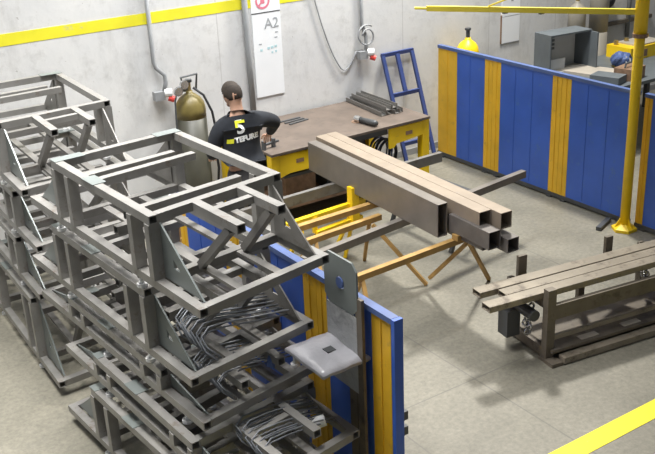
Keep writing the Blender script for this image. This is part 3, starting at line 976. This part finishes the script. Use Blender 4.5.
# ------------------------------------------------------------------ bent rods lying in the near ends of the frames
GR = 'bent steel rods bundled in the frame ends'
def rods(level, n, label, dv, mname, zoff):
    base = V(-5.74 + FRONT[level][2], -2.60 + FRONT[level][3], FRONT[level][0])
    rot = Matrix.Rotation(0.063, 3, 'Z')
    src = []
    for k in range(n):
        row = k // 6
        u = 1.80 + 0.052 * (k % 6) + 0.01 * random.random()
        z = TH + 0.012 + 0.022 * row
        r = 0.0052
        v0 = 0.14 + dv + 0.02 * random.random()
        v1 = 0.78 + 0.03 * random.random()
        hk = (0.13 if level == 3 else 0.10) + 0.015 * random.random()
        pts = [P(u + 0.10, v0 + 0.06, z + 0.004), P(u + 0.05, v0 + 0.015, z + 0.05), P(u, v0 + 0.01, z + hk * 0.75), P(u - 0.01, v0 + 0.07, z + hk), P(u - 0.015, v0 + 0.20, z + hk * 0.85), P(u - 0.01, v0 + 0.38, z + hk * 0.55), P(u, v1, z + 0.02)]
        pts = [rot @ p for p in pts]
        o = one('bent_rod', M[mname], None, tube, pts, r, 6, smooth=True)
        o.location = base
        tag(o, label, 'rod', GR)
rods(3, 14, 'bent thin steel rod in the upper bundle, on the frame under the topmost one', 0.0, 'wire', 0)
rods(2, 14, 'bent thin steel rod in the middle bundle, on the third frame of the front stack', 0.05, 'wire', 0)
rods(1, 14, 'bent thin steel rod in the lowest bundle, on the second frame of the front stack', 0.10, 'wire', 0)

GO = 'short tube offcuts inside the front frames'
for level, word in ((0, 'bottom'), (1, 'second'), (3, 'fourth')):
    for k in range(5):
        L = random.uniform(0.22, 0.42)
        o = one('tube_offcut', M['frame_dark'], None, beam, (-L / 2, 0, 0.03), (L / 2, 0, 0.03), 0.06, 0.06, wall=0.006)
        o.location = (-5.74 + 0.44 + random.uniform(-0.05, 0.05), -2.60 + FRONT[level][3] - (0.66 + 0.2 * k), FRONT[level][0] + 0.047)
        o.rotation_euler = (0, 0, 0.063 + random.uniform(-0.25, 0.25))
        tag(o, 'short square tube offcut lying inside the %s frame of the front stack' % word, 'offcut', GO)

# small loose parts inside the bundle ends
o = one('plastic_bottle', M['blue_rail'], None, tube, [(0, 0, 0), (0.03, 0.01, 0.07)], 0.028, 10)
o.location = (-5.02, -4.42, 0.93); tag(o, 'small blue plastic bottle among the rods on the third frame', 'bottle')
o = one('plastic_pipe', M['white'], None, tube, [(0, 0, 0), (0.10, -0.05, 0.03)], 0.035, 12)
o.location = (-4.98, -4.72, 0.66); tag(o, 'short white plastic pipe end above the lowest rod bundle', 'pipe')

# ------------------------------------------------------------------ wrapped parcel, plate with hole, upright bar
t = thing('wrapped_parcel', 'pale plastic wrapped flat parcel lying tilted at the right near corner of the front stack', 'parcel', (-4.79, -4.69, 1.055), 0.10)
bm = bmesh.new()
bmesh.ops.create_cube(bm, size=1.0)
bmesh.ops.subdivide_edges(bm, edges=bm.edges[:], cuts=6, use_grid_fill=True)
for v in bm.verts:
    x, y, z = v.co
    edge = (2 * max(abs(x), abs(y))) ** 4
    v.co = V(x * 0.35, y * 0.35, z * (0.05 - 0.03 * edge) + 0.005 * math.sin(x * 14) * math.cos(y * 11))
o = link('wrapping', bm, M['parcel'], t, True)
o = one('dark_label', M['dark'], t, box, (0.01, 0.0, 0.028), (0.06, 0.05, 0.006))
t.rotation_euler = (math.radians(6), math.radians(3), 0.10)

t = thing('steel_plate', 'grey steel plate with a round hole standing against the blue screen behind the frames', 'plate', (-4.66, -4.66, 0.0))
bm = bmesh.new()
n = 20
cy, cz, r = 0.0, 1.46, 0.040
outer, inner = [], []
for k in range(n):
    a = 2 * math.pi * k / n
    ca, sa = math.cos(a), math.sin(a)
    s = 1 / max(abs(ca) / 0.16, abs(sa) / 0.16)
    outer.append((0, cy + ca * s, cz + sa * s))
    inner.append((0, cy + ca * r, cz + sa * r))
plate(bm, outer, 0.012, hole=inner)
link('plate', bm, M['sheet'], t)
bm = bmesh.new(); bx(bm, -0.006, 0.006, -0.15, 0.15, 0.80, 1.295)
link('lower_plate', bm, M['wrap'], t)
one('stem', M['rack'], t, bx, -0.006, 0.006, -0.13, -0.06, 0.0, 0.80)
one('hole_plug', M['blue_rail'], t, tube, [(-0.012, 0, 1.46), (0.012, 0, 1.46)], 0.034, 14)
tag(one('flat_bar', M['rack'], None, bx, -4.665, -4.645, -4.86, -4.80, 0.0, 1.42), 'brown flat steel bar standing upright against the amber strip', 'bar')

# ------------------------------------------------------------------ behind the screens: table, cabinet, boxes
t = thing('side_table', 'dark steel table behind the blue screens carrying a grey cabinet', 'table', (2.25, -0.72, 0))
one('table_top', M['cabinet'], t, bx, -1.15, 1.35, -0.72, 0.52, 0.82, 0.86)
for sx in (-1.08, 1.28):
    for sy in (-0.66, 0.46):
        one('leg', M['dark'], t, bx, sx - 0.03, sx + 0.03, sy - 0.03, sy + 0.03, 0, 0.82)
tag(one('board', M['beige'], None, box, (1.85, -0.78, 0.875), (0.42, 0.85, 0.03), Matrix.Rotation(0.25, 3, 'Z')), 'beige board lying on the dark table in front of the open cabinet', 'board')
t = thing('metal_cabinet', 'open fronted grey metal cabinet with slotted back standing on the table', 'cabinet', (1.34, -0.50, 0.86), -0.10)
W_, D_, H_ = 0.66, 0.30, 0.47
one('side_panel', M['cabinet'], t, bx, 0, 0.02, 0, D_, 0, H_)
one('side_panel', M['cabinet'], t, bx, W_ - 0.02, W_, -0.12, D_, 0, H_)
one('top_panel', M['cabinet'], t, bx, 0, W_, 0.0, D_, H_, H_ + 0.02)
one('bottom_panel', M['cabinet_light'], t, bx, 0.02, W_ - 0.02, 0, D_, 0, 0.02)
one('back_panel', M['cabinet_light'], t, bx, 0.02, W_ - 0.02, D_ - 0.02, D_, 0.02, H_)
for k in range(5):
    one('slat', M['cabinet'], t, bx, 0.03, 0.30, D_ - 0.03, D_ - 0.02, 0.24 + k * 0.05, 0.27 + k * 0.05)
one('drawer_front', M['cabinet_light'], t, bx, 0.03, 0.33, 0.10, 0.12, 0.03, 0.16)

t = thing('generator', 'yellow boxy machine with a pale top plate at the back beyond the screens', 'machine', (2.98, -0.50, 0.86))
one('body', M['yellow'], t, bx, -0.36, 0.36, -0.18, 0.22, 0, 0.16)
one('top_plate', M['beige'], t, bx, -0.20, 0.30, -0.15, 0.18, 0.16, 0.18)
one('front_panel', M['rust'], t, bx, -0.30, -0.05, -0.19, -0.18, 0.03, 0.12)
for k in range(4):
    one('knob', M['brass'], t, tube, [(-0.3 + 0.2 * k, 0.12, 0.16), (-0.3 + 0.2 * k, 0.12, 0.22)], 0.03, 10)
t = thing('plastic_bag', 'crumpled blue plastic bag on the table in front of the yellow machine', 'bag', (2.32, -0.78, 0.86))
bm = bmesh.new()
bmesh.ops.create_icosphere(bm, subdivisions=3, radius=0.13)
for v in bm.verts:
    v.co *= 1 + 0.18 * math.sin(v.co.x * 40) * math.cos(v.co.y * 33 + v.co.z * 25)
    v.co.z = v.co.z * 0.75 + 0.095
    v.co.z = max(v.co.z, 0)
link('bag_body', bm, M['blue_rail'], t)
bm = bmesh.new()
plate(bm, [(-0.07, -0.135, 0.05), (0.01, -0.15, 0.03), (0.03, -0.12, 0.12), (-0.05, -0.11, 0.16)], 0.004)
link('white_patch', bm, M['white'], t)
t = thing('hose_reel', 'black round hose reel on the wall above the yellow machine', 'hose reel', (3.12, WY, 1.50))
one('drum', M['black'], t, tube, [(0, -0.10, 0), (0, 0, 0)], 0.13, 20)
one('hub', M['dark'], t, tube, [(0, -0.12, 0), (0, -0.10, 0)], 0.04, 12)
tag(one('wall_pipe', M['conduit'], None, tube, [(3.62, WY - 0.03, 2.4), (3.62, WY - 0.03, 0.9)], 0.03, 10, smooth=True), 'thin grey pipe on the wall just left of the yellow post', 'pipe')
tag(one('wall_rail', M['rack'], None, beam, (2.95, WY - 0.03, 1.13), (4.1, WY - 0.03, 1.13), 0.05, 0.05), 'brown rail fixed along the wall behind the yellow post', 'rail')
t = thing('welding_machine', 'rust brown welding machine on the table by the yellow post', 'machine', (1.95, -1.22, 0.86), 0.2)
one('body', M['rust'], t, bx, -0.16, 0.16, -0.12, 0.12, 0, 0.14)
one('handle', M['dark'], t, tube, [(-0.12, 0, 0.14), (-0.10, 0, 0.19), (0.10, 0, 0.19), (0.12, 0, 0.14)], 0.012, 8)
tag(one('tool_case', M['cabinet'], None, box, (1.62, -1.18, 0.905), (0.24, 0.36, 0.09), Matrix.Rotation(0.3, 3, 'Z')), 'flat dark grey tool case on the table next to the screens', 'case')

# brown panel standing behind worker's left
t = thing('wooden_crate', 'brown wooden crate on the floor at the worker’s left, glimpsed through the frames', 'crate', (-3.92, -0.92, 0), 0.2)
one('body', M['card'], t, bx, -0.15, 0.15, -0.15, 0.15, 0.0, 0.62)
for z in (0.1, 0.34, 0.56):
    one('slat', M['wood'], t, bx, -0.155, 0.155, -0.165, -0.15, z - 0.03, z + 0.03)

# ------------------------------------------------------------------ worker
def worker():
    t = thing('person', 'person with short dark hair, black sweatshirt and dark trousers standing at the bench', 'person', (-3.42, -1.28, 0), -0.18)
    # local axes: +Y forwards (away from camera), +X the person's right
    hipz = 0.93
    body_v = [(0, 0, 0.96), (0, 0.0, 1.10), (0, 0.01, 1.24), (0, 0.02, 1.38), (0, 0.035, 1.46), (-0.005, 0.055, 1.53), (-0.012, 0.075, 1.60), (-0.016, 0.08, 1.66), (-0.016, 0.075, 1.71)]
    body_r = [(0.15, 0.10), (0.14, 0.09), (0.14, 0.09), (0.10, 0.07), (0.062, 0.058), (0.055, 0.056), (0.074, 0.086), (0.078, 0.098), (0.058, 0.072)]
    body_e = [(i, i + 1) for i in range(8)]
    def add(parent_i, chain):
        pi = parent_i
        ids = []
        for co, r in chain:
            body_v.append(co); body_r.append(r)
            body_e.append((pi, len(body_v) - 1)); pi = len(body_v) - 1
            ids.append(pi)
        return ids
    SR, ER, WR = V(0.19, 0.03, 1.40), V(0.39, 0.14, 1.31), V(0.41, 0.38, 1.13)
    SL, EL, WL = V(-0.19, 0.03, 1.40), V(-0.26, 0.06, 1.13), V(-0.20, 0.29, 1.03)
    for S, E_, W_ in ((SR, ER, WR), (SL, EL, WL)):
        sgn = 1 if S.x > 0 else -1
        add(3, [(S, 0.048), (S.lerp(E_, 0.5), 0.042), (E_, 0.038), (E_.lerp(W_, 0.5), 0.036), (W_, 0.027)])
    for sgn in (-1, 1):
        add(0, [((0.09 * sgn, 0, 0.88), 0.095), ((0.10 * sgn, 0.01, 0.70), 0.078), ((0.105 * sgn, 0.02, 0.50), 0.058), ((0.11 * sgn, 0.0, 0.30), 0.050), ((0.115 * sgn, -0.02, 0.10), 0.038), ((0.12 * sgn, 0.06, 0.045), 0.036), ((0.125 * sgn, 0.13, 0.035), 0.030)])
    body = skin_mesh('body', body_v, body_e, body_r, M['skin'], t, 2)
    # hands: palm plus five bent fingers, merged into the body mesh
    bm = bmesh.new()
    bm.from_mesh(body.data)
    def merge(o):
        bm.from_mesh(o.data)
        me = o.data
        bpy.data.objects.remove(o)
        bpy.data.meshes.remove(me)
    for W_, E_, sgn in ((WR, ER, 1), (WL, EL, -1)):
        d = (W_ - E_).normalized()
        down = V(0, 0, -1)
        side = d.cross(V(0, 0, 1)).normalized()
        pc = W_ + d * 0.05
        hv = [W_ - d * 0.015, pc, W_ + d * 0.095]
        he = [(0, 1), (1, 2)]
        hr = [(0.025, 0.022), (0.036, 0.017), (0.036, 0.015)]
        merge(skin_mesh('palm', hv, he, hr, M['skin'], None, 2))
        for q, L in enumerate((0.066, 0.075, 0.070, 0.055)):
            off = side * (-0.030 + 0.020 * q)
            p0 = W_ + d * 0.075 + off
            fv = [p0, p0 + d * (L * 0.45), p0 + d * (L * 0.8) + down * 0.018, p0 + d * L + down * 0.045]
            merge(skin_mesh('finger', fv, [(0, 1), (1, 2), (2, 3)], [0.0095, 0.009, 0.0085, 0.007], M['skin'], None, 1))
        th = W_ + d * 0.03 - side * 0.028 * sgn
        fv = [th, th - side * 0.03 * sgn + d * 0.025, th - side * 0.035 * sgn + d * 0.06 + down * 0.02]
        merge(skin_mesh('thumb', fv, [(0, 1), (1, 2)], [0.012, 0.0105, 0.008], M['skin'], None, 1))
    # face: nose, ears, mouth, on a head turned a little to the left
    hc = V(-0.016, 0.078, 1.645)
    rot = Matrix.Rotation(0.55, 3, 'Z') @ Matrix.Rotation(-0.25, 3, 'X')
    def hp(x, y, z):
        return hc + rot @ V(x, y, z)
    def lump(c, s, m=None):
        b2 = bmesh.new()
        bmesh.ops.create_uvsphere(b2, u_segments=10, v_segments=8, radius=1)
        for v in b2.verts:
            v.co = hc + rot @ (V(v.co.x * s[0], v.co.y * s[1], v.co.z * s[2]) + V(c))
        me = bpy.data.meshes.new('tmp')
        b2.to_mesh(me); b2.free()
        bm.from_mesh(me)
        bpy.data.meshes.remove(me)
    lump((0, 0.02, -0.01), (0.071, 0.088, 0.105))
    lump((0, 0.105, -0.02), (0.014, 0.022, 0.026))
    lump((0, 0.075, -0.085), (0.034, 0.026, 0.026))
    lump((0, 0.098, -0.058), (0.022, 0.010, 0.007))
    for s in (-1, 1):
        lump((s * 0.072, 0.018, -0.015), (0.010, 0.020, 0.032))
    bm.to_mesh(body.data)
    bm.free()
    for p in body.data.polygons:
        p.use_smooth = True
    for s in (-1, 1):
        b2 = bmesh.new()
        bmesh.ops.create_uvsphere(b2, u_segments=10, v_segments=8, radius=0.010)
        for v in b2.verts:
            v.co = hp(s * 0.03, 0.092, 0.012) + v.co
        link('eye', b2, M['white'], t, True)
    # short hair: cap over crown and back of the head
    b2 = bmesh.new()
    bmesh.ops.create_uvsphere(b2, u_segments=28, v_segments=20, radius=1)
    for v in b2.verts:
        v.co = V(v.co.x * 0.078, v.co.y * 0.096, v.co.z * 0.108)
    dele = []
    for f in b2.faces:
        c = f.calc_center_median()
        front = c.y
        zlim = -0.05 if front < -0.02 else (-0.05 + (front + 0.02) * 1.3)
        if c.z < zlim:
            dele.append(f)
    bmesh.ops.delete(b2, geom=dele, context='FACES')
    for v in b2.verts:
        n = 0.004 * math.sin(v.co.x * 190) * math.cos(v.co.y * 170)
        v.co = hc + rot @ (v.co * (1 + n * 4) + V(0, 0.016, 0.004))
    bmesh.ops.solidify(b2, geom=b2.faces[:], thickness=-0.008)
    link('hair', b2, M['hair'], t, True)
    # sweatshirt
    sv = [(0, 0.0, 1.20), (0, 0.0, 1.06), (0, 0.0, 0.985), (0, 0.012, 1.30), (0, 0.02, 1.385), (0, 0.035, 1.455), (0, 0.047, 1.50)]
    sr = [(0.185, 0.125), (0.185, 0.120), (0.175, 0.115), (0.190, 0.120), (0.165, 0.105), (0.085, 0.078), (0.070, 0.068)]
    se = [(0, 1), (1, 2), (0, 3), (3, 4), (4, 5), (5, 6)]
    def sadd(chain):
        pi = 4
        for co, r in chain:
            sv.append(co); sr.append(r); se.append((pi, len(sv) - 1)); pi = len(sv) - 1
    for S, E_, W_ in ((SR, ER, WR), (SL, EL, WL)):
        sadd([(S, 0.098), (S.lerp(E_, 0.5), 0.080), (E_, 0.068), (E_.lerp(W_, 0.5), 0.058), (W_ - (W_ - E_).normalized() * 0.01, 0.043)])
    shirt = skin_mesh('sweatshirt', sv, se, sr, M['sweat'], t, 2)
    # trousers
    pv = [(0, 0, 0.95), (0, 0, 1.02)]
    pr = [(0.165, 0.112), (0.163, 0.108)]
    pe = [(0, 1)]
    for sgn in (-1, 1):
        pi = 0
        for co, r in (((0.092 * sgn, 0, 0.86), 0.112), ((0.10 * sgn, 0.01, 0.70), 0.096), ((0.105 * sgn, 0.02, 0.50), 0.080), ((0.11 * sgn, 0.0, 0.30), 0.072), ((0.115 * sgn, -0.015, 0.09), 0.066)):
            pv.append(co); pr.append(r); pe.append((pi, len(pv) - 1)); pi = len(pv) - 1
    skin_mesh('trousers', pv, pe, pr, M['trouser'], t, 2)
    for sgn in (-1, 1):
        shv = [(0.118 * sgn, -0.05, 0.05), (0.122 * sgn, 0.05, 0.05), (0.128 * sgn, 0.16, 0.042)]
        skin_mesh('shoe', shv, [(0, 1), (1, 2)], [(0.046, 0.05), (0.05, 0.05), (0.045, 0.04)], M['black'], t, 2)
    # print on the back, projected on the cloth
    b3 = bmesh.new(); b3.from_mesh(shirt.data)
    tree = BVHTree.FromBMesh(b3)
    def decal(o, off=0.004):
        me = o.data
        b = bmesh.new(); b.from_mesh(me)
        bmesh.ops.triangulate(b, faces=b.faces[:])
        for _ in range(2):
            bmesh.ops.subdivide_edges(b, edges=[e for e in b.edges if e.calc_length() > 0.02], cuts=1)
        for v in b.verts:
            hit = tree.ray_cast(V(v.co.x, -1.0, v.co.z), V(0, 1, 0))
            if hit[0] is not None:
                v.co.y = hit[0].y - off
            else:
                v.co.y = -0.10
        b.to_mesh(me); b.free()
    def onback(x, z, rot_deg=0):
        return Matrix.Translation((x, -0.5, z)) @ RX @ Matrix.Rotation(math.radians(rot_deg), 4, 'Z')
    o = text_mesh('back_print_figure', '5', 0.155, M['print_white'], onback(-0.03, 1.375, 4), 0.0, shirt, bold=0.006); decal(o)
    b = bmesh.new()
    for (x0, x1, z0, z1) in ((-0.070, 0.020, 1.412, 1.436), (-0.070, -0.047, 1.375, 1.436)):
        vs = [b.verts.new((x, -0.5, z)) for x, z in ((x0, z0), (x1, z0), (x1, z1), (x0, z1))]
        b.faces.new(vs)
    o = link('back_print_accent', b, M['print_yellow'], shirt); decal(o, 0.008)
    o = text_mesh('back_print_lettering', 'TEFURE', 0.066, M['print_white'], onback(0.02, 1.275, 6), 0.0, shirt, bold=0.004); decal(o)
    b = bmesh.new()
    vs = [b.verts.new((x, -0.5, z)) for x, z in ((-0.158, 1.235), (-0.102, 1.240), (-0.098, 1.282), (-0.154, 1.277))]
    b.faces.new(vs)
    o = link('back_print_block', b, M['print_yellow'], shirt); decal(o)
    b3.free()
    return t
worker()
